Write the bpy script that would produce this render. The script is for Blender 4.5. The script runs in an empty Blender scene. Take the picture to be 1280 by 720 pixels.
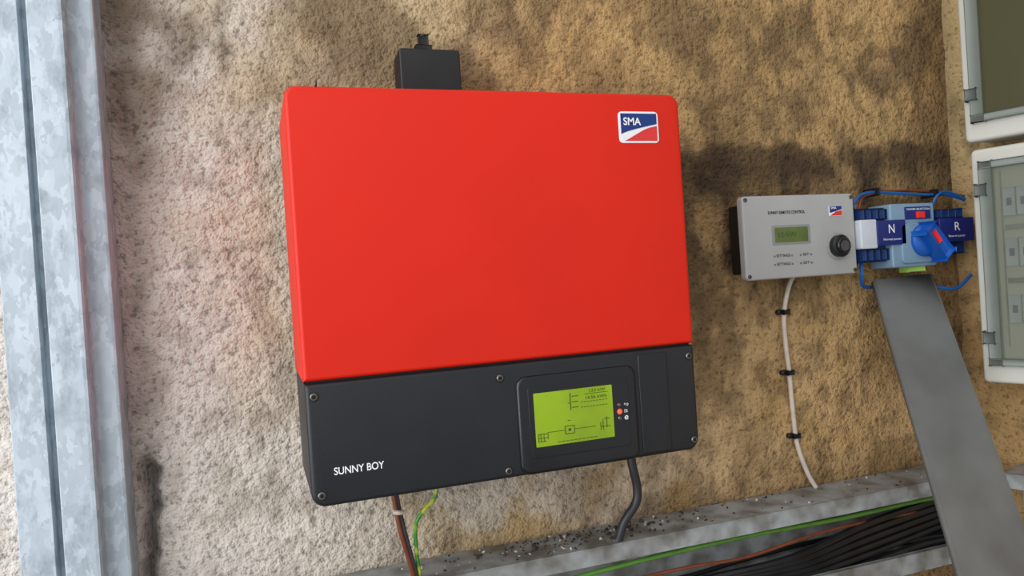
import bpy, bmesh, math, random
import numpy as np
from mathutils import Vector, Matrix, noise
random.seed(7)
SC=bpy.context.scene
SC.view_settings.view_transform='Standard'
COL=SC.collection

def lin(c):
    c=[v/255 for v in c]
    return tuple((v/12.92 if v<=.04045 else ((v+.055)/1.055)**2.4) for v in c)+(1,)

MATS={}
def mat(name,rgb,rough=.5,metal=0,var=0.0,vscale=30,bump=0.0,bscale=400,rgb2=None,emit=0,alpha=1,coat=0,spec=.5,detail=4):
    if name in MATS: return MATS[name]
    m=bpy.data.materials.new(name); m.use_nodes=True
    nt=m.node_tree; b=nt.nodes['Principled BSDF']
    b.inputs['Roughness'].default_value=rough; b.inputs['Metallic'].default_value=metal
    b.inputs['Specular IOR Level'].default_value=spec
    b.inputs['Coat Weight'].default_value=coat
    base=lin(rgb); b.inputs['Base Color'].default_value=base
    tc=nt.nodes.new('ShaderNodeTexCoord')
    n=nt.nodes.new('ShaderNodeTexNoise'); n.inputs['Scale'].default_value=vscale; n.inputs['Detail'].default_value=detail
    nt.links.new(tc.outputs['Object'],n.inputs['Vector'])
    r=nt.nodes.new('ShaderNodeValToRGB')
    d=lin(rgb2) if rgb2 else tuple(v*(1-var) for v in base[:3])+(1,)
    r.color_ramp.elements[0].position=.35; r.color_ramp.elements[0].color=d
    r.color_ramp.elements[1].position=.6; r.color_ramp.elements[1].color=base
    nt.links.new(n.outputs['Fac'],r.inputs['Fac'])
    nt.links.new(r.outputs['Color'],b.inputs['Base Color'])
    if bump>0:
        n2=nt.nodes.new('ShaderNodeTexNoise'); n2.inputs['Scale'].default_value=bscale; n2.inputs['Detail'].default_value=3
        nt.links.new(tc.outputs['Object'],n2.inputs['Vector'])
        bp=nt.nodes.new('ShaderNodeBump'); bp.inputs['Strength'].default_value=bump; bp.inputs['Distance'].default_value=.001
        nt.links.new(n2.outputs['Fac'],bp.inputs['Height']); nt.links.new(bp.outputs['Normal'],b.inputs['Normal'])
    if emit>0:
        nt.links.new(r.outputs['Color'],b.inputs['Emission Color']); b.inputs['Emission Strength'].default_value=emit
    if alpha<1: b.inputs['Alpha'].default_value=alpha
    MATS[name]=m; return m

def grp(name,loc=(0,0,0),rz=0):
    e=bpy.data.objects.new(name,None); e.empty_display_size=.02
    e.location=loc; e.rotation_euler=(0,0,rz); COL.objects.link(e); return e
def obj(name,me,m,parent=None,smooth=False):
    if m is not None:
        for x in (m if isinstance(m,(list,tuple)) else [m]): me.materials.append(x)
    o=bpy.data.objects.new(name,me); COL.objects.link(o)
    if parent is not None: o.parent=parent
    if smooth:
        for p in me.polygons: p.use_smooth=True
        try: me.set_sharp_from_angle(angle=math.radians(35))
        except Exception: pass
    return o
def bm2(name,bm,m,parent=None,smooth=True):
    bmesh.ops.recalc_face_normals(bm,faces=bm.faces)
    me=bpy.data.meshes.new(name); bm.to_mesh(me); bm.free()
    return obj(name,me,m,parent,smooth)
def addbox(bm,x0,x1,y0,y1,z0,z1,bev=0,seg=2,mi=0,rot=None):
    r=bmesh.ops.create_cube(bm,size=1); vs=r['verts']
    for v in vs:
        v.co=Vector(((x0+x1)/2+v.co.x*(x1-x0),(y0+y1)/2+v.co.y*(y1-y0),(z0+z1)/2+v.co.z*(z1-z0)))
    if rot is not None:
        c=Vector(((x0+x1)/2,(y0+y1)/2,(z0+z1)/2)); 
        for v in vs: v.co=c+rot@(v.co-c)
    es=list({e for v in vs for e in v.link_edges}); fs=list({f for v in vs for f in v.link_faces})
    for f in fs: f.material_index=mi
    if bev>0: bmesh.ops.bevel(bm,geom=es,offset=bev,segments=seg,affect='EDGES',profile=.5)
def box(name,x0,x1,y0,y1,z0,z1,m,parent=None,bev=0,seg=2,rot=None):
    bm=bmesh.new(); addbox(bm,x0,x1,y0,y1,z0,z1,bev,seg,rot=rot); return bm2(name,bm,m,parent)
def outline(x0,x1,z0,z1,rad,i=0,n=7):
    x0+=i;x1-=i;z0+=i;z1-=i
    out=[]
    for (cx,cz,sx,sz,a0,r) in ((x0,z0,1,1,180,rad[0]),(x1,z0,-1,1,270,rad[1]),(x1,z1,-1,-1,0,rad[2]),(x0,z1,1,-1,90,rad[3])):
        r=max(r-i,.0002)
        for k in range(n+1):
            a=math.radians(a0+90*k/n)
            out.append((cx+sx*r+r*math.cos(a),cz+sz*r+r*math.sin(a)))
    return out
def plate(name,x0,x1,z0,z1,rad,yb,yf,m,parent=None,fil=.003,steps=4,recess=None,add=None):
    """front faces -y"""
    if not isinstance(rad,(list,tuple)): rad=[rad]*4
    bm=bmesh.new() if add is None else add
    loops=[(yb,0)]
    for k in range(steps+1):
        a=math.pi/2*k/steps
        loops.append((yf+fil*(1-math.sin(a)),fil*(1-math.cos(a))))
    if recess:
        loops.append((yf,recess[0])); loops.append((yf+recess[1],recess[0]+.0015))
    L=[]
    for y,i in loops: L.append([bm.verts.new((x,y,z)) for x,z in outline(x0,x1,z0,z1,rad,i)])
    for a,b in zip(L,L[1:]):
        n=len(a)
        for k in range(n): bm.faces.new((a[k],a[(k+1)%n],b[(k+1)%n],b[k]))
    bm.faces.new(L[-1]); bm.faces.new(L[0][::-1])
    if add is None: return bm2(name,bm,m,parent)
def spline(pts,n=10):
    P=[Vector(p) for p in pts]
    if len(P)<3: return P
    P=[2*P[0]-P[1]]+P+[2*P[-1]-P[-2]]
    out=[]
    for i in range(1,len(P)-2):
        for k in range(n):
            t=k/n; a,b,c,d=P[i-1:i+3]
            out.append(.5*((2*b)+(c-a)*t+(2*a-5*b+4*c-d)*t*t+(3*b-a-3*c+d)*t**3))
    out.append(P[-2]); return out
def addtube(bm,pts,r,n=10,sub=10,mi=0):
    S=spline(pts,sub); N=None; rings=[]
    for i,p in enumerate(S):
        t=(S[min(i+1,len(S)-1)]-S[max(i-1,0)]).normalized()
        if N is None:
            N=t.orthogonal().normalized()
        N=(N-t*N.dot(t)).normalized(); Bn=t.cross(N)
        rings.append([bm.verts.new(p+r*(math.cos(2*math.pi*k/n)*N+math.sin(2*math.pi*k/n)*Bn)) for k in range(n)])
    fs=[]
    for a,b in zip(rings,rings[1:]):
        for k in range(n): fs.append(bm.faces.new((a[k],a[(k+1)%n],b[(k+1)%n],b[k])))
    fs.append(bm.faces.new(rings[0][::-1])); fs.append(bm.faces.new(rings[-1]))
    for f in fs: f.material_index=mi
def tube(name,pts,r,m,parent=None,n=10,sub=10):
    bm=bmesh.new(); addtube(bm,pts,r,n,sub); return bm2(name,bm,m,parent)
def addlathe(bm,c,prof,n=28,axis='y',mi=0):
    rings=[]
    for r,h in prof:
        ring=[]
        for k in range(n):
            a=2*math.pi*k/n
            if axis=='y': ring.append(bm.verts.new((c[0]+r*math.cos(a),c[1]-h,c[2]+r*math.sin(a))))
            else: ring.append(bm.verts.new((c[0]+r*math.cos(a),c[1]+r*math.sin(a),c[2]+h)))
        rings.append(ring)
    fs=[]
    for a,b in zip(rings,rings[1:]):
        for k in range(n): fs.append(bm.faces.new((a[k],a[(k+1)%n],b[(k+1)%n],b[k])))
    fs.append(bm.faces.new(rings[-1])); fs.append(bm.faces.new(rings[0][::-1]))
    for f in fs: f.material_index=mi
def lathe(name,c,prof,m,parent=None,n=28,axis='y'):
    bm=bmesh.new(); addlathe(bm,c,prof,n,axis); return bm2(name,bm,m,parent)
def text(name,s,x,y,z,w,h,m,parent=None,bold=0.0,ang=0):
    cu=bpy.data.curves.new(name,'FONT'); cu.body=s; cu.size=1; cu.extrude=0; cu.offset=bold
    o=bpy.data.objects.new(name+'_tmp',cu); COL.objects.link(o)
    dg=bpy.context.evaluated_depsgraph_get(); dg.update()
    me=bpy.data.meshes.new_from_object(o.evaluated_get(dg)); bpy.data.objects.remove(o)
    v=np.array([q.co[:] for q in me.vertices]); mn=v.min(0); mx=v.max(0)
    for q in me.vertices:
        q.co=Vector((x+(q.co.x-mn[0])/(mx[0]-mn[0])*w,y,z+(q.co.y-mn[1])/(mx[1]-mn[1])*h))
    me.name=name
    return obj(name,me,m,parent)
def poly(name,pts,y,m,parent=None):
    bm=bmesh.new(); bm.faces.new([bm.verts.new((x,y,z)) for x,z in pts]); 
    me=bpy.data.meshes.new(name); bm.to_mesh(me); bm.free(); return obj(name,me,m,parent)

# ---------------- materials
RED=mat('inverter_red_paint',(214,31,5),.45,var=.06,vscale=6,bump=.15,bscale=900,spec=.35)
BLK=mat('inverter_black_plastic',(24,26,31),.42,var=.25,vscale=12,bump=.25,bscale=700)
BLK2=mat('black_bezel_gloss',(18,19,23),.28,var=.15,vscale=20)
BLKP=mat('black_rubber',(22,22,24),.5,var=.3,vscale=40)
SCREW=mat('screw_steel',(120,115,110),.35,metal=.9,var=.4,vscale=300)
DARK=mat('dark_socket',(12,12,13),.7)
WHITE=mat('white_print',(235,235,238),.5)
BLUE=mat('logo_blue',(16,50,120),.4)
LRED=mat('logo_red',(215,50,50),.4)
LCD=mat('lcd_green',(134,164,8),.25,var=.2,vscale=18,emit=.12)
LCDD=mat('lcd_segment',(46,64,10),.4)
LCDG=mat('lcd_small_green',(96,114,60),.3,var=.2,vscale=60)
GREYP=mat('light_grey_plastic',(170,171,170),.45,var=.08,vscale=15,bump=.1)
CBOX=mat('cabinet_plastic',(198,198,188),.4,var=.07,vscale=10)
RIM=mat('cabinet_door_rim',(106,114,106),.35,var=.12,vscale=20)
SMOKE=mat('smoked_window',(116,124,106),.2,alpha=.38,var=.1,vscale=5,spec=.25)
SMOKED=mat('smoked_window_dark',(84,82,54),.3,alpha=.55,var=.15,vscale=5,spec=.1)
DUCT=mat('duct_grey_pvc',(156,160,161),.5,rgb2=(106,104,98),vscale=24,bump=.3,bscale=300,detail=7)
LID=mat('duct_lid_grey_pvc',(112,114,113),.42,rgb2=(98,99,98),vscale=9,bump=.15,bscale=200)
CAB=mat('cable_black',(26,27,30),.38,var=.5,vscale=25)
CABG=mat('cable_grey',(70,70,74),.5,var=.3,vscale=30)
BRN=mat('cable_brown',(120,60,36),.5,var=.3,vscale=30)
WCAB=mat('cable_white',(205,192,180),.5,var=.15,vscale=60)
BCAB=mat('cable_blue',(20,95,170),.4,var=.2,vscale=40)
GRN=mat('cable_green',(84,132,48),.45,var=.2,vscale=60)
YEL=mat('earth_yellow',(190,200,60),.45,rgb2=(60,140,50),vscale=90,detail=0)
NAVY=mat('label_navy',(28,40,112),.4,var=.1)
SWB=mat('switch_blue_grey',(122,150,172),.4,var=.1,vscale=30)
CONT=mat('contactor_blue',(26,56,108),.4,var=.3,vscale=60)
HBL=mat('handle_blue',(20,88,178),.3,var=.1)
SRED=mat('switch_red',(215,40,30),.4,emit=.15)
OFFW=mat('off_white_plastic',(200,206,214),.45,var=.1,vscale=40)

def galv():
    m=bpy.data.materials.new('galvanised_steel'); m.use_nodes=True; nt=m.node_tree; b=nt.nodes['Principled BSDF']
    tc=nt.nodes.new('ShaderNodeTexCoord')
    mp=nt.nodes.new('ShaderNodeMapping'); mp.inputs['Scale'].default_value=(1,1,.5); nt.links.new(tc.outputs['Object'],mp.inputs['Vector'])
    n0=nt.nodes.new('ShaderNodeTexNoise'); n0.inputs['Scale'].default_value=120; n0.inputs['Detail'].default_value=3
    nt.links.new(mp.outputs['Vector'],n0.inputs['Vector'])
    mx=nt.nodes.new('ShaderNodeMix'); mx.data_type='RGBA'; mx.inputs['Factor'].default_value=.02
    nt.links.new(mp.outputs['Vector'],mx.inputs['A']); nt.links.new(n0.outputs['Color'],mx.inputs['B'])
    v=nt.nodes.new('ShaderNodeTexVoronoi'); v.inputs['Scale'].default_value=120
    nt.links.new(mx.outputs['Result'],v.inputs['Vector'])
    r=nt.nodes.new('ShaderNodeValToRGB'); e=r.color_ramp.elements
    e[0].position=.05; e[0].color=lin((168,180,189)); e[1].position=.9; e[1].color=lin((190,202,211))
    x=e.new(.5); x.color=lin((178,191,201))
    sp=nt.nodes.new('ShaderNodeSeparateColor'); nt.links.new(v.outputs['Color'],sp.inputs['Color'])
    nt.links.new(sp.outputs['Red'],r.inputs['Fac'])
    n=nt.nodes.new('ShaderNodeTexNoise'); n.inputs['Scale'].default_value=34; n.inputs['Detail'].default_value=7; n.inputs['Roughness'].default_value=.7
    nt.links.new(mp.outputs['Vector'],n.inputs['Vector'])
    r2=nt.nodes.new('ShaderNodeValToRGB'); r2.color_ramp.elements[0].position=.32; r2.color_ramp.elements[0].color=lin((160,165,169))
    r2.color_ramp.elements[1].position=.5; r2.color_ramp.elements[1].color=(1,1,1,1)
    nt.links.new(n.outputs['Fac'],r2.inputs['Fac'])
    mu=nt.nodes.new('ShaderNodeMix'); mu.data_type='RGBA'; mu.blend_type='MULTIPLY'; mu.inputs['Factor'].default_value=.55
    nt.links.new(r.outputs['Color'],mu.inputs['A']); nt.links.new(r2.outputs['Color'],mu.inputs['B'])
    nt.links.new(mu.outputs['Result'],b.inputs['Base Color'])
    b.inputs['Metallic'].default_value=.15; b.inputs['Roughness'].default_value=.5
    return m
GALV=galv()

def wallmat(name):
    m=bpy.data.materials.new(name); m.use_nodes=True; nt=m.node_tree; b=nt.nodes['Principled BSDF']
    b.inputs['Roughness'].default_value=.85; b.inputs['Specular IOR Level'].default_value=.3
    at=nt.nodes.new('ShaderNodeAttribute'); at.attribute_name='Col'
    tc=nt.nodes.new('ShaderNodeTexCoord')
    n=nt.nodes.new('ShaderNodeTexNoise'); n.inputs['Scale'].default_value=34; n.inputs['Detail'].default_value=10; n.inputs['Roughness'].default_value=.8
    nt.links.new(tc.outputs['Object'],n.inputs['Vector'])
    r=nt.nodes.new('ShaderNodeValToRGB'); r.color_ramp.elements[0].position=.32; r.color_ramp.elements[0].color=(.62,.56,.48,1)
    r.color_ramp.elements[1].position=.6; r.color_ramp.elements[1].color=(1.1,1.1,1.1,1)
    nt.links.new(n.outputs['Fac'],r.inputs['Fac'])
    mu=nt.nodes.new('ShaderNodeMix'); mu.data_type='RGBA'; mu.blend_type='MULTIPLY'; mu.inputs['Factor'].default_value=.5
    nt.links.new(at.outputs['Color'],mu.inputs['A']); nt.links.new(r.outputs['Color'],mu.inputs['B'])
    n1=nt.nodes.new('ShaderNodeTexNoise'); n1.inputs['Scale'].default_value=125; n1.inputs['Detail'].default_value=3; n1.inputs['Roughness'].default_value=.5
    n3=nt.nodes.new('ShaderNodeTexNoise'); n3.inputs['Scale'].default_value=45; n3.inputs['Detail'].default_value=2
    v=nt.nodes.new('ShaderNodeTexVoronoi'); v.inputs['Scale'].default_value=330; v.feature='F1'
    for q in (n1,v,n3): nt.links.new(tc.outputs['Object'],q.inputs['Vector'])
    ma=nt.nodes.new('ShaderNodeMath'); ma.operation='MULTIPLY_ADD'; ma.inputs[1].default_value=-.16
    nt.links.new(v.outputs['Distance'],ma.inputs[0]); nt.links.new(n1.outputs['Fac'],ma.inputs[2])
    mb=nt.nodes.new('ShaderNodeMath'); mb.operation='MULTIPLY_ADD'; mb.inputs[1].default_value=.8
    nt.links.new(n3.outputs['Fac'],mb.inputs[0]); nt.links.new(ma.outputs[0],mb.inputs[2])
    pit=nt.nodes.new('ShaderNodeMapRange'); pit.inputs['From Min'].default_value=.24; pit.inputs['From Max'].default_value=.36
    pit.inputs['To Min'].default_value=.55; pit.inputs['To Max'].default_value=1.0
    nt.links.new(ma.outputs[0],pit.inputs['Value'])
    mu2=nt.nodes.new('ShaderNodeMix'); mu2.data_type='RGBA'; mu2.blend_type='MULTIPLY'; mu2.inputs['Factor'].default_value=1
    nt.links.new(mu.outputs['Result'],mu2.inputs['A']); nt.links.new(pit.outputs['Result'],mu2.inputs['B'])
    nt.links.new(mu2.outputs['Result'],b.inputs['Base Color'])
    bp=nt.nodes.new('ShaderNodeBump'); bp.inputs['Strength'].default_value=.9; bp.inputs['Distance'].default_value=.0062
    nt.links.new(mb.outputs[0],bp.inputs['Height']); nt.links.new(bp.outputs['Normal'],b.inputs['Normal'])
    return m
WALLM=wallmat('rough_render_plaster')

# ---------------- walls
def ss(a,b,x):
    t=min(1,max(0,(x-a)/(b-a))); return t*t*(3-2*t)
def fb(x,y,z,o=4): return noise.fractal(Vector((x,y,z)),1.0,2.0,o)
A=lambda *c: np.array(lin(c)[:3])
C_CREAM=A(204,196,188); C_TAN=A(186,166,132); C_OCH=A(184,151,102)
C_STAIN_SHADE=A(58,45,34); C_WH=A(216,210,202); C_DK=A(98,79,56); C_LOW=A(208,172,124)
def mixc(c,d,s): return c*(1-s)+d*s
def wallcol(x,z):
    n1=fb(x*3,z*3,1.3); n2=fb(x*9,z*9,7.1); n3=fb(x*24,z*15,3.7); n4=fb(x*6,z*6,12.3); n5=fb(x*40,z*34,8.8)
    w=ss(.55,-.05,x+.2*n1)
    c=mixc(C_OCH,C_TAN,w)
    c=mixc(c,C_CREAM,ss(.14,-.18,x+.12*n2+.10*(z-1.5)))
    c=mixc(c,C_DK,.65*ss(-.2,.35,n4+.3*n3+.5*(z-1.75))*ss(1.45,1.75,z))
    c=mixc(c,C_WH,.6*ss(1.6,1.15,z+.2*n1)*ss(.85,.2,x)*ss(-.4,.3,n2+.25))
    c=mixc(c,C_LOW,.7*ss(1.42,1.2,z+.12*n1)*ss(.5,.7,x)*ss(-.3,.3,n2+.15))
    c=mixc(c,C_DK,ss(0.0,.42,n3+.35*n1)*.36*ss(-.3,.3,x+.15))
    c=mixc(c,C_DK,ss(.12,.45,n5)*(.22+.2*ss(.3,.6,x)))
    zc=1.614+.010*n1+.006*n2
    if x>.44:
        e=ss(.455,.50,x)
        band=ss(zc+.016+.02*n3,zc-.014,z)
        c=mixc(c,C_STAIN_SHADE,min(.82,max(0,e*band*ss(1.44+.16*n2+.06*n3,1.615,z)*(.88+.5*n2+.5*n3))))
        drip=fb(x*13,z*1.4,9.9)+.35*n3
        c=mixc(c,C_STAIN_SHADE,e*ss(-.12,.25,drip+.25*n2)*ss(1.615,1.585,z)*ss(1.22,1.55,z+.06*n2)*.55)
        c=mixc(c,C_STAIN_SHADE,e*ss(.92,.6,x+.1*n1)*ss(1.60,1.56,z)*ss(1.16,1.42,z)*ss(-.35,.25,n2+n3*.5)*.6)  # damp stain plus shadow beside the inverter, both painted into the wall colour
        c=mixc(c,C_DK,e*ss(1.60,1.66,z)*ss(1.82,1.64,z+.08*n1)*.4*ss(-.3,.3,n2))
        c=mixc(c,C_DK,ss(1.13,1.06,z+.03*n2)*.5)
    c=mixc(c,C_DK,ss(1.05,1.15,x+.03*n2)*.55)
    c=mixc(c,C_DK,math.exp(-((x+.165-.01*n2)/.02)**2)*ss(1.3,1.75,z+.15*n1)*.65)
    return np.clip(c,0.005,.85)
def build_wall(name,xs,zs,origin,rz,side=False,amp=.0024):
    nx,nz=len(xs),len(zs)
    V=[];Cc=[]
    for z in zs:
        for x in xs:
            q=x if not side else x+3.3
            d=amp*fb(q*22,z*22,0,4)+.004*fb(q*3,z*3,5,2)
            kk=0
            if not side and z<1.25 and x<-.1:
                xc=-.178+.008*fb(0,z*25,2.2,3)-.010*(1.24-z)
                wd=.006+.007*abs(fb(3,z*20,1,2))
                kk=math.exp(-((x-xc)/wd)**2)*ss(1.25,1.22,z); d-=.03*kk
            V.append((x,-d,z))
            if side:
                n=fb(x*8,z*8,20); n5=fb(x*20,z*20,2)
                c=mixc(A(188,166,120),C_OCH,ss(1.7,1.3,z+.2*n)); c=mixc(c,C_DK,ss(0,.5,n5+.3*n)*.5)
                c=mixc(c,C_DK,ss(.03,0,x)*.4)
            else: c=wallcol(x,z); c=mixc(c,C_STAIN_SHADE,.6*kk)
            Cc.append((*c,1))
    F=[(j*nx+i,j*nx+i+1,(j+1)*nx+i+1,(j+1)*nx+i) for j in range(nz-1) for i in range(nx-1)]
    me=bpy.data.meshes.new(name); me.from_pydata(V,[],F)
    a=me.color_attributes.new('Col','FLOAT_COLOR','POINT'); a.data.foreach_set('color',np.array(Cc,dtype=np.float32).ravel())
    o=obj(name,me,WALLM); o.location=origin; o.rotation_euler=(0,0,rz)
    for p in me.polygons: p.use_smooth=True
    return o
ar=lambda a,b,s: list(np.arange(a,b,s))
xs=ar(-2.0,-.5,.05)+ar(-.5,1.15,.0045)+[1.16]
zs=ar(0,.85,.05)+ar(.85,1.95,.0045)+ar(1.95,2.61,.05)
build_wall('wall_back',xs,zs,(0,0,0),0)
TH=-math.radians(71)
xs2=ar(0,.22,.006)+ar(.22,1.6,.05)
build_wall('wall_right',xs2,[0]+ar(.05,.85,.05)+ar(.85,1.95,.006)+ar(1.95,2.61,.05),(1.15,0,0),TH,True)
FLM=mat('concrete_floor',(120,114,104),.85,rgb2=(88,82,74),vscale=6,bump=.6,bscale=60)
box('floor',-2.0,1.75,-2.6,.05,-.06,0,FLM)

# ---------------- steel post
prof=[(-.299,-.004),(-.299,-.062),(-.298,-.063),(-.266,-.063),(-.2655,-.062),(-.2645,-.048),(-.2575,-.048),(-.2565,-.065),(-.2555,-.066),(-.226,-.066),(-.2225,-.0655),(-.2205,-.063),(-.2195,-.050),(-.218,-.0485),(-.198,-.0465),(-.1955,-.0455),(-.1945,-.043),(-.194,-.004)]
bm=bmesh.new(); 
lo=[bm.verts.new((x,y,0)) for x,y in prof]; hi=[bm.verts.new((x,y,2.5)) for x,y in prof]
for k in range(len(prof)-1): bm.faces.new((lo[k],lo[k+1],hi[k+1],hi[k]))
post=bm2('steel_door_post',bm,GALV,None,False)
md=post.modifiers.new('sol','SOLIDIFY'); md.thickness=.0015

# ---------------- inverter
I=grp('solar_inverter')
W=.4745; YF=-.19; ZT=1.645; ZB=1.200; ZS=1.332
plate('red_cover',0,W,ZS+.0012,ZT,[.001,.001,.014,.013],-.035,YF,RED,I,fil=.0045,steps=5)
box('rear_chassis',.012,W-.012,-.001,-.05,ZB+.02,ZT-.008,BLK,I,.003)
plate('lower_cover',.001,W-.001,ZB,ZS-.0012,[.015,.015,.001,.001],-.035,YF-.001,BLK,I,fil=.0045,steps=4)
box('seam_gasket',.004,W-.004,-.04,-.184,ZS-.004,ZS+.004,DARK,I)
plate('display_bezel',.234,.388,1.2005,1.3145,.012,YF,YF-.0046,BLK2,I,fil=.004)
plate('display_glass',.247,.376,1.2185,1.3025,.005,YF-.003,YF-.0050,mat('bezel_glass',(15,16,19),.22),I,fil=.0004)
plate('lcd_screen',.2535,.354,1.2315,1.294,.001,YF-.004,YF-.0055,LCD,I,fil=.0003)
yl=YF-.0059
bm=bmesh.new()
def seg(x0,x1,z0,z1): addbox(bm,x0,x1,yl,yl+.0003,z0+.002,z1+.002)
for i in range(3): seg(.301,.309,1.2835-i*.0065,1.2842-i*.0065)
seg(.2985,.2993,1.268,1.288); seg(.2955,.2985,1.276,1.2767)
for i in range(9): seg(.312+.004*i,.3145+.004*i,1.2755,1.2761)
for i in range(9): seg(.312+.004*i,.3145+.004*i,1.2695,1.2701)
seg(.318,.348,1.2845,1.2850)
seg(.256,.268,1.2440,1.2446); seg(.256,.2566,1.236,1.244); seg(.256,.266,1.2355,1.2361); seg(.268,.2686,1.238,1.2446); seg(.259,.2595,1.236,1.244); seg(.263,.2635,1.236,1.244); seg(.256,.268,1.2395,1.240)
seg(.290,.302,1.2495,1.2501); seg(.290,.302,1.2405,1.2411); seg(.290,.2906,1.241,1.250); seg(.3016,.3022,1.241,1.250); seg(.2945,.2975,1.244,1.2467)
seg(.268,.290,1.2452,1.2457); seg(.302,.330,1.2452,1.2457); seg(.294,.298,1.256,1.2566)
for i in range(10): seg(.280+.0052*i,.2838+.0052*i,1.2325,1.2331)
seg(.336,.3366,1.240,1.249); seg(.339,.3396,1.240,1.252); seg(.336,.349,1.2435,1.244); seg(.344,.3446,1.242,1.2555)
seg(.3405,.3485,1.2525,1.2531)
bm2('lcd_symbols',bm,LCDD,I,False)
text('lcd_reading','123 kW',.324,yl,1.2885,.021,.0034,LCDD,I); text('lcd_reading_b','14.56 kWh',.319,yl,1.2805,.027,.0034,LCDD,I)
for k,(z,m) in enumerate(((1.2685,SCREW),(1.2605,mat('led_red',(255,60,30),.3,emit=3)),(1.2525,SCREW))):
    lathe('status_led_%d'%(k+1),(.3625,YF-.0045,z),[(.0024,0),(.0024,.0009),(.0018,.0015)],m,I,16)
text('led_icons_a','+o',.3685,YF-.0053,1.2665,.006,.004,WHITE,I); text('led_icons_b','OK',.3685,YF-.0053,1.2585,.005,.004,WHITE,I); text('led_icons_c','e',.3685,YF-.0053,1.250,.005,.005,WHITE,I,.01)
lathe('led_halo',(.3625,YF-.0045,1.2605),[(.0036,0),(.0036,.0007)],mat('led_ring',(190,60,40),.4,emit=.6),I,16)
plate('service_flap',.393,.433,1.204,1.326,.003,YF,YF-.0022,BLK2,I,fil=.0012)
SCP=((.010,1.317),(.0115,1.2125),(.216,1.3155),(.2195,1.2085),(.465,1.3175),(.4655,1.2125))
bm=bmesh.new()
for (x,z) in SCP:
    addlathe(bm,(x,YF-.0005,z),[(.0042,0),(.0042,.0012),(.0033,.0020),(.0022,.0020),(.0020,.0004)],20)
bm2('cover_screws',bm,SCREW,I)
bm=bmesh.new()
for (x,z) in SCP:
    addlathe(bm,(x,YF-.0005,z),[(.0020,.0),(.0020,.0010)],6)
    addlathe(bm,(x,YF-.0008,z),[(.0055,0),(.0055,.0005)],20)
bm2('screw_recesses',bm,DARK,I)
text('brand_lettering','SUNNY BOY',.0255,YF-.0016,1.2325,.053,.0080,WHITE,I,.012)
yb=YF
plate('logo_badge',.388,.4425,1.584,1.6225,.005,yb,yb-.0012,WHITE,I,fil=.0004)
x0,x1,z0,z1=.3905,.440,1.5865,1.620
cur=lambda t:z0+.006+.0125*(t**.75)
N=24
top=[(x0+(x1-x0)*k/N,cur(k/N)+.0022) for k in range(N+1)]
poly('logo_blue_field',top+[(x1,z1),(x0,z1)],yb-.0016,BLUE,I)
bot=[(x0+.004+(x1-x0-.004)*k/N,max(z0,cur(k/N)-.0065+.0065*ss(0,.8,k/N))) for k in range(N+1)]
poly('logo_red_field',bot[::-1]+[(x0+.004,z0),(x1,z0)],yb-.0016,LRED,I)
text('logo_letters','SMA',.394,yb-.002,1.6055,.024,.0095,WHITE,I,.02)
tube('top_clip',[(.031,-.186,1.643),(.033,-.1885,1.648),(.034,-.186,1.650),(.034,-.180,1.645)],.0013,SCREW,I,8,6)
bm=bmesh.new()
for i in range(3): addbox(bm,.050+.03*i,.073+.03*i,-.15,-.17,ZT-.001,ZT+.0025,.001)
for i in range(2): addbox(bm,.40+.03*i,.42+.03*i,-.15,-.17,ZT-.001,ZT+.0025,.001)
bm2('top_vent_ribs',bm,RED,I)
# plastic box above the inverter
J=grp('junction_box')
plate('box_body',.151,.226,1.647,1.729,.004,-.025,-.070,BLKP,J,fil=.003)
plate('box_lid',.149,.228,1.655,1.7275,.003,-.060,-.0725,BLKP,J,fil=.002)
bm=bmesh.new(); addbox(bm,.1785,.1905,-.052,-.060,1.726,1.750,.0015); addbox(bm,.1745,.1945,-.046,-.062,1.725,1.736,.001)
addlathe(bm,(.1845,-.056,1.748),[(.0055,0),(.0055,.002),(.003,.003)],14,'z')
addbox(bm,.168,.21,0,-.03,1.66,1.71)
bm2('mounting_tab',bm,BLKP,J)

# ---------------- duct
D=grp('cable_duct')
def duct(nm,xa,xb,parent):
    bm=bmesh.new()
    addbox(bm,xa,xb,-.008,-.080,1.0555,1.0585,.0008); addbox(bm,xa,xb,-.0775,-.0805,1.034,1.0583,.0008)
    addbox(bm,xa,xb,-.006,-.009,.918,1.0583,.0005)
    addbox(bm,xa,xb,-.008,-.080,.918,.921,.0008); addbox(bm,xa,xb,-.0775,-.0805,.918,.948,.0008)
    addbox(bm,xa,xb,-.0725,-.0775,1.034,1.037,.0004); addbox(bm,xa,xb,-.0725,-.0775,.945,.948,.0004)
    return bm2(nm,bm,DUCT,parent)
duct('duct_channel',-.15,1.125,D)
SW=grp('cable_duct',(1.15,0,0),TH); duct('duct_channel_side',.085,1.0,SW)
bm=bmesh.new()
for i in range(13):
    y=-.020-.046*random.random(); z=.930+.035*random.random(); r=random.choice([.0035,.0045,.006,.007])
    pts=[]
    xx=-.13
    while xx<1.11:
        z+=random.uniform(-.010,.010); z=min(.975+.015*(xx>.6),max(.930,z)); y+=random.uniform(-.010,.010); y=min(-.018,max(-.068,y))
        pts.append((xx,y,z)); xx+=.11
    addtube(bm,pts,r,8,5,mi=random.choice([0,0,0,0,1]))
for s in range(5):
    o=.010*s
    addtube(bm,[(.40+o,-.045,.965),(.55+o,-.064,.975-o*.3),(.70,-.068,.980-o*.8),(.85,-.066,1.006-o*1.2),(1.0,-.060,1.017-o*1.1),(1.10,-.05,1.02-o)],.0055,8,6,mi=0)
bm2('cable_bundle',bm,[CAB,CABG],D)
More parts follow.
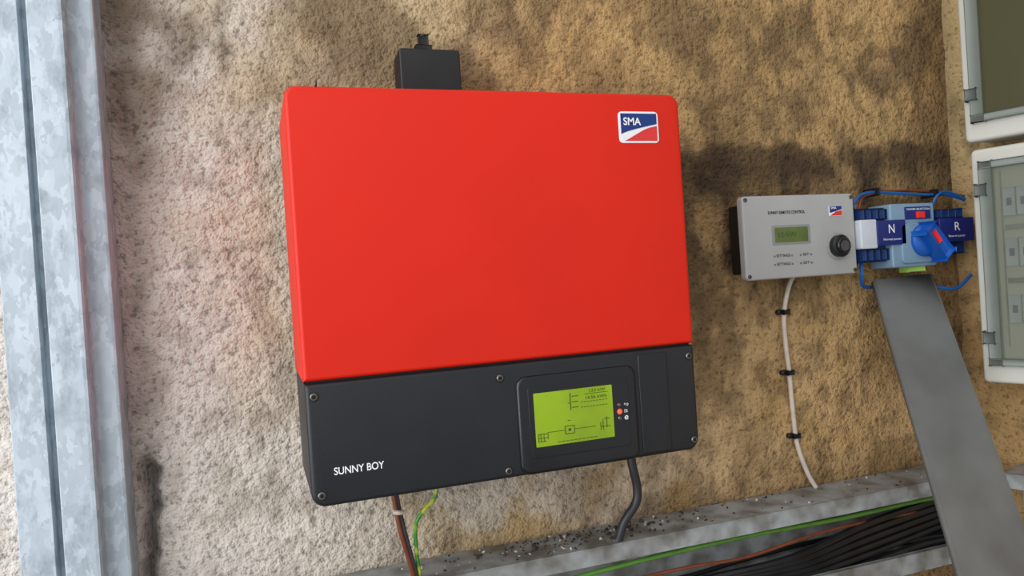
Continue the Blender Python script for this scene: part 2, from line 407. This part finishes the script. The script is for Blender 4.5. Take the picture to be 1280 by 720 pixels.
tube('earth_wire',[(.25,-.070,1.012),(.40,-.071,1.022),(.6,-.070,1.027),(.8,-.070,1.024),(.95,-.069,1.026),(1.1,-.066,1.022)],.0036,GRN,D)
tube('brown_wire',[(.3,-.066,.995),(.5,-.070,1.000),(.62,-.069,.996),(.8,-.067,1.009),(1.1,-.06,1.0)],.0025,BRN,D)
bm=bmesh.new()
def chip(x,y,z,s,mi):
    r=bmesh.ops.create_icosphere(bm,subdivisions=1,radius=s)
    R=Matrix.Rotation(random.random()*6,3,Vector((random.random(),random.random(),random.random()+.1)).normalized())
    sc=Vector((random.uniform(.6,1.7),random.uniform(.5,1.2),random.uniform(.3,.7)))
    for v in r['verts']:
        q=Vector((v.co.x*sc.x,v.co.y*sc.y,v.co.z*sc.z))*random.uniform(.8,1.15)
        q=R@q; v.co=Vector((x,y,z+s*.4))+q
    for f in {f for v in r['verts'] for f in v.link_faces}: f.material_index=mi
for i in range(340):
    x=random.choice([random.gauss(.42,.10),random.gauss(.33,.08),random.uniform(.1,1.0)])
    y=-.012-.062*random.random()**1.4
    chip(min(1.05,max(-.05,x)),y,1.0585,random.uniform(.0007,.0024),random.choice([0,0,0,0,1,2]))
for i in range(30): chip(random.gauss(.40,.07),-.015-.035*random.random(),1.0585,random.uniform(.0025,.0045),random.choice([0,3]))
bm2('dust_and_chips',bm,[mat('chip_dark',(52,44,38),.9),mat('chip_white',(195,188,176),.9),mat('chip_tan',(120,100,76),.9),mat('dry_leaf',(74,62,50),.8)],D,False)

# ---------------- leaning lid
tl=Vector((.928,-.030,1.388)); tr=Vector((1.056,-.030,1.392)); bl=Vector((.766,-.30,1.022)); br=Vector((.908,-.30,.996))
k=(tl.z-.012)/(tl.z-bl.z)
cs=[(0,-.008),(.0,-.002),(.0015,0),(.0265,.0),(.0275,-.001),(.0285,0),(.5,0),(.9715,0),(.9725,-.001),(.9735,0),(.9985,0),(1,-.002),(1,-.008)]
BL=tl+(bl-tl)*k; u=(tr-tl).normalized(); dn=(BL-tl).normalized(); nn=u.cross(dn).normalized()
if nn.y>0: nn=-nn
bm=bmesh.new(); rows=[]
for j in range(25):
    t=j/24*k
    a=tl+(bl-tl)*t; b_=tr+(br-tr)*t
    if t>1: b_=a+(br-bl)
    rows.append([bm.verts.new(a+(b_-a)*s+nn*h) for s,h in cs])
for a,b_ in zip(rows,rows[1:]):
    for i in range(len(cs)-1): bm.faces.new((a[i],a[i+1],b_[i+1],b_[i]))
lid=bm2('duct_cover_strip',bm,LID,None,True)
md=lid.modifiers.new('sol','SOLIDIFY'); md.thickness=.0016; md.offset=-1

# ---------------- inverter cables
tube('inverter_power_cable',[(.432,-.075,1.215),(.434,-.08,1.165),(.4396,-.08,1.130),(.436,-.08,1.108),(.418,-.078,1.085),(.409,-.074,1.060),(.405,-.07,1.0585)],.0062,mat('cable_dark_grey',(44,46,50),.45,var=.2),None,12)
K=grp('signal_cable')
tube('black_lead',[(.104,-.08,1.21),(.107,-.08,1.164),(.112,-.082,1.13),(.120,-.08,1.09),(.127,-.074,1.0585)],.0042,CABG,K)
tube('brown_lead',[(.100,-.083,1.21),(.104,-.084,1.164),(.108,-.086,1.13),(.117,-.083,1.09),(.124,-.078,1.0585)],.003,BRN,K)
tube('white_tie',[(.1015,-.0865,1.152),(.108,-.0885,1.151),(.1145,-.0865,1.150)],.003,WCAB,K)
tube('earth_conductor_wire',[(.165,-.07,1.21),(.157,-.08,1.164),(.140,-.082,1.147),(.129,-.08,1.13),(.128,-.078,1.10),(.131,-.074,1.0585)],.0026,YEL,None)
WC=grp('white_cable')
tube('cable_run',[(.782,-.02,1.41),(.777,-.01,1.395),(.766,-.009,1.365),(.760,-.009,1.334),(.761,-.009,1.290),(.764,-.009,1.251),(.767,-.009,1.178),(.771,-.010,1.130),(.785,-.012,1.085),(.797,-.016,1.059)],.0037,WCAB,WC)
bm=bmesh.new()
for (x,z) in ((.763,1.347),(.764,1.249),(.769,1.146)):
    addbox(bm,x-.0055,x+.0055,-.002,-.0145,z-.0035,z+.0035,.001); addlathe(bm,(x-.009,-.002,z),[(.0045,0),(.0045,.006),(.003,.007)],12)
bm2('cable_clips',bm,BLKP,WC)

# ---------------- remote control
Rm=grp('remote_control_panel')
x0,x1,z0,z1=.663,.877,1.402,1.531
plate('housing',x0,x1,z0,z1,.007,-.038,-.050,GREYP,Rm,fil=.003,steps=3)
plate('rear_housing',x0+.003,x1-.004,z0+.010,z1-.012,.004,-.012,-.0385,BLKP,Rm,fil=.001)
box('back_bracket',.690,.85,-.001,-.013,1.425,1.510,BLKP,Rm,.003)
yr=-.0502
plate('display_window',.7145,.7865,1.4545,1.4845,.002,yr+.001,yr-.0006,mat('frame_grey',(140,142,140),.4),Rm,fil=.0003)
plate('display_lcd',.719,.782,1.458,1.481,.001,yr,yr-.001,LCDG,Rm,fil=.0003)
text('display_digits','12 kW',.726,yr-.0014,1.466,.034,.008,mat('lcd_small_seg',(76,92,46),.4),Rm)
lathe('knob_collar',(.8385,yr,1.4475),[(.0215,0),(.0215,.0012),(.020,.0018)],mat('knob_collar_grey',(150,150,148),.4),Rm)
lathe('knob',(.8385,yr-.001,1.4475),[(.0175,0),(.0175,.009),(.015,.011),(.0135,.0112),(.013,.014),(.0115,.0155)],BLK2,Rm)
lathe('knob_cap',(.8385,yr-.0165,1.4475),[(.0085,0),(.0085,.0004)],CABG,Rm)
text('panel_title','SUNNY REMOTE CONTROL',.709,yr-.0004,1.502,.070,.0048,DARK,Rm,.015)
plate('panel_logo',.826,.852,1.4955,1.512,.0015,yr+.0005,yr-.0005,WHITE,Rm,fil=.0001)
poly('panel_logo_blue',[(.827,1.5115),(.851,1.5115),(.851,1.506),(.827,1.5005)],yr-.0008,BLUE,Rm)
poly('panel_logo_red',[(.827,1.4962),(.851,1.4962),(.851,1.5045),(.840,1.503)],yr-.0008,LRED,Rm)
text('panel_logo_text','SMA',.829,yr-.0012,1.5065,.011,.0038,WHITE,Rm,.02)
PR=mat('small_print',(60,60,62),.5)
for i,(x,z) in enumerate(((.715,1.4355),(.715,1.4225),(.764,1.4355),(.764,1.4225))):
    text('key_text_%d'%(i+1),'o SETTINGS o' if i<2 else 'o SET o',x,yr-.0004,z,.036 if i<2 else .024,.0042,PR,Rm,.01)
bm=bmesh.new()
for (x,z) in ((.669,1.525),(.871,1.525),(.669,1.408),(.871,1.408)):
    addlathe(bm,(x,yr,z),[(.0032,0),(.0032,.0008),(.0018,.001),(.0014,.0001)],14)
bm2('panel_screws',bm,SCREW,Rm)

# ---------------- changeover switch
S=grp('changeover_switch')
bm=bmesh.new(); addbox(bm,.882,1.140,-.001,-.012,1.447,1.482,.001); bm2('din_rail',bm,GALV,S)
bm=bmesh.new()
addbox(bm,.884,.955,-.010,-.042,1.418,1.506,.002)
for i in range(5): addbox(bm,.886+.014*i,.896+.014*i,-.040,-.050,1.488,1.503,.001); addbox(bm,.886+.014*i,.896+.014*i,-.040,-.050,1.421,1.438,.001)
bm2('contactor_left',bm,CONT,S)
bm=bmesh.new()
addbox(bm,1.045,1.118,-.010,-.042,1.425,1.500,.002)
for i in range(4): addbox(bm,1.05+.016*i,1.062+.016*i,-.040,-.050,1.486,1.498,.001)
bm2('contactor_right',bm,CONT,S)
plate('n_side_piece',.880,.914,1.440,1.487,.003,-.045,-.058,OFFW,S,fil=.002)
plate('n_label',.912,.972,1.444,1.4845,.002,-.045,-.060,NAVY,S,fil=.001)
text('n_letter','N',.935,-.0608,1.4635,.012,.014,WHITE,S,.005); text('n_caption','Normal power',.923,-.0608,1.4505,.038,.005,WHITE,S)
plate('switch_body',.945,1.040,1.406,1.511,.004,-.010,-.056,SWB,S,fil=.003)
plate('switch_front',.962,1.035,1.412,1.478,.008,-.055,-.060,SWB,S,fil=.002)
plate('switch_label',.975,1.030,1.4845,1.505,.001,-.056,-.0575,NAVY,S,fil=.0003)
plate('red_indicator',.998,1.014,1.486,1.4965,.001,-.057,-.061,SRED,S,fil=.0005)
text('switch_caption','POWER SELECTION',.978,-.0582,1.4995,.049,.003,WHITE,S,.01)
plate('r_label',1.050,1.128,1.444,1.484,.002,-.045,-.056,NAVY,S,fil=.001)
text('r_letter','R',1.083,-.0568,1.4625,.012,.014,WHITE,S,.005); text('r_caption','Reserve power',1.068,-.0568,1.4505,.038,.005,WHITE,S)
lathe('handle_base',(1.008,-.060,1.449),[(.027,0),(.027,.005),(.024,.008),(.021,.010)],HBL,S)
bm=bmesh.new(); Rr=Matrix.Rotation(math.radians(48),3,'Y')
addbox(bm,.984,1.043,-.066,-.084,1.434,1.456,.006,3,rot=Rr); bm2('handle_grip',bm,HBL,S)
bm=bmesh.new(); addbox(bm,1.006,1.014,-.0830,-.0850,1.442,1.464,.001,rot=Matrix.Rotation(math.radians(-35),3,'Y')); bm2('handle_marker',bm,SRED,S)
box('terminal_tag',.985,1.018,-.03,-.05,1.398,1.407,mat('tag_green',(150,190,90),.5),S,.001)
Wb=S
tube('wire_top',[(.890,-.03,1.50),(.895,-.035,1.520),(.925,-.03,1.533),(.985,-.025,1.532),(1.05,-.025,1.528),(1.10,-.03,1.526),(1.13,-.04,1.515)],.0026,BCAB,Wb)
tube('wire_top_b',[(1.06,-.03,1.495),(1.065,-.040,1.522),(1.09,-.040,1.530),(1.125,-.045,1.516)],.0022,BCAB,Wb)
tube('wire_bottom',[(.905,-.03,1.43),(.900,-.034,1.400),(.912,-.022,1.380),(.945,-.012,1.375)],.003,BCAB,Wb)
tube('wire_bottom_b',[(1.04,-.012,1.375),(1.07,-.03,1.367),(1.10,-.04,1.364),(1.128,-.045,1.385)],.003,BCAB,Wb)
tube('wire_black',[(.90,-.035,1.505),(.92,-.03,1.528),(1.0,-.02,1.536),(1.09,-.02,1.532),(1.13,-.04,1.522)],.0022,BRN,Wb)
bm=bmesh.new()
for x,z in ((.945,1.535),(1.075,1.530)): addbox(bm,x-.003,x+.003,-.005,-.034,z-.006,z+.005,.001)
bm2('wire_clips',bm,BLKP,Wb)

# ---------------- cabinets on right wall
def cabinet(z0,z1,s0,win,inner,name='breaker_cabinet'):
    g=grp(name,(1.15,0,0),TH); s1=s0+.32
    plate('cabinet_body',s0+.004,s1-.004,z0+.004,z1-.004,.006,-.003,-.080,CBOX,g,fil=.002)
    plate('front_frame',s0,s1,z0,z1,.008,-.078,-.100,CBOX,g,fil=.005,steps=4)
    a,b,c,d=s0+.014,s1-.014,z0+.030,z1-.022
    bm=bmesh.new()
    y0,y1=-.100,-.110
    rw=.019
    addbox(bm,a,a+rw,y0,y1,c,d,.002); addbox(bm,b-rw,b,y0,y1,c,d,.002); addbox(bm,a,b,y0,y1,c,c+rw*.6,.002); addbox(bm,a,b,y0,y1,d-rw*.6,d,.002)
    bm2('door_rim',bm,RIM,g)
    box('door_window',a+rw,b-rw,-.1085,-.1095,c+.011,d-.011,win,g)
    bm=bmesh.new()
    for zz in (c+.045,d-.045): addbox(bm,a-.006,a+.010,-.100,-.113,zz-.009,zz+.009,.002)
    bm2('door_hinges',bm,mat('hinge_dark',(78,84,80),.4),g)
    plate('inner_panel',a+rw-.002,b-rw+.002,c+.008,d-.008,.002,-.0995,-.1008,inner,g,fil=.0003)
    return g,a+rw,c,d
g,a,c,d=cabinet(1.209,1.590,.068,SMOKE,mat('panel_cream',(208,204,188),.5))
bm=bmesh.new()
for i,zz in enumerate((1.50,1.42,1.33)):
    for k in range(6):
        addbox(bm,a+.012+.019*k,a+.029+.019*k,-.1005,-.1055,zz-.022,zz+.022,.001)
bm2('circuit_breakers',bm,OFFW,g)
bm=bmesh.new()
for i,zz in enumerate((1.50,1.42,1.33)):
    for k in range(6): addbox(bm,a+.017+.019*k,a+.024+.019*k,-.105,-.1064,zz-.006,zz+.006)
bm2('breaker_levers',bm,BLUE,g)
bm=bmesh.new()
for zz in (1.375,1.46): addbox(bm,a+.012,a+.12,-.1005,-.1035,zz-.004,zz+.004)
addbox(bm,a+.008,a+.0095,-.1005,-.1035,1.27,1.55)
bm2('label_strips',bm,DUCT,g)
g2,a,c,d=cabinet(1.603,1.93,.062,SMOKED,mat('panel_olive',(168,160,124),.5))

# ---------------- camera
M=np.array([[0.9429,-0.3268,-0.0650],[-0.0643,0.0131,-0.9978],[0.3269,0.9450,-0.0086]])
cam=bpy.data.cameras.new('camera'); co=bpy.data.objects.new('camera',cam); COL.objects.link(co)
r0=Vector(M[0]).normalized(); f0=Vector(M[2]); f0=(f0-r0*f0.dot(r0)).normalized(); up=r0.cross(f0)
mw=Matrix.Identity(4)
for i in range(3): mw[i][0]=r0[i]; mw[i][1]=up[i]; mw[i][2]=-f0[i]
mw.translation=Vector((-.0405,-.9947,1.4246)); co.matrix_world=mw
cam.sensor_width=36; cam.lens=925/1280*36; cam.clip_start=.01
SC.camera=co
# ---------------- light
w=bpy.data.worlds.new('sky_world'); SC.world=w; w.use_nodes=True
bg=w.node_tree.nodes['Background']; bg.inputs['Color'].default_value=(.93,.96,1,1); bg.inputs['Strength'].default_value=.68
sl=bpy.data.lights.new('sun','SUN'); sl.energy=.7; sl.angle=math.radians(60); sl.color=(1,.97,.93)
so=bpy.data.objects.new('sun',sl); COL.objects.link(so)
so.rotation_euler=Vector((.45,.60,-.58)).to_track_quat('-Z','Y').to_euler()
al=bpy.data.lights.new('doorway_daylight','AREA'); al.shape='RECTANGLE'; al.size=2.2; al.size_y=2.2; al.energy=64; al.color=(.97,.98,1)
ao=bpy.data.objects.new('doorway_daylight',al); COL.objects.link(ao); ao.location=(-1.9,-1.35,1.75)
ao.rotation_euler=(Vector((.35,0,1.4))-ao.location).to_track_quat('-Z','Y').to_euler()
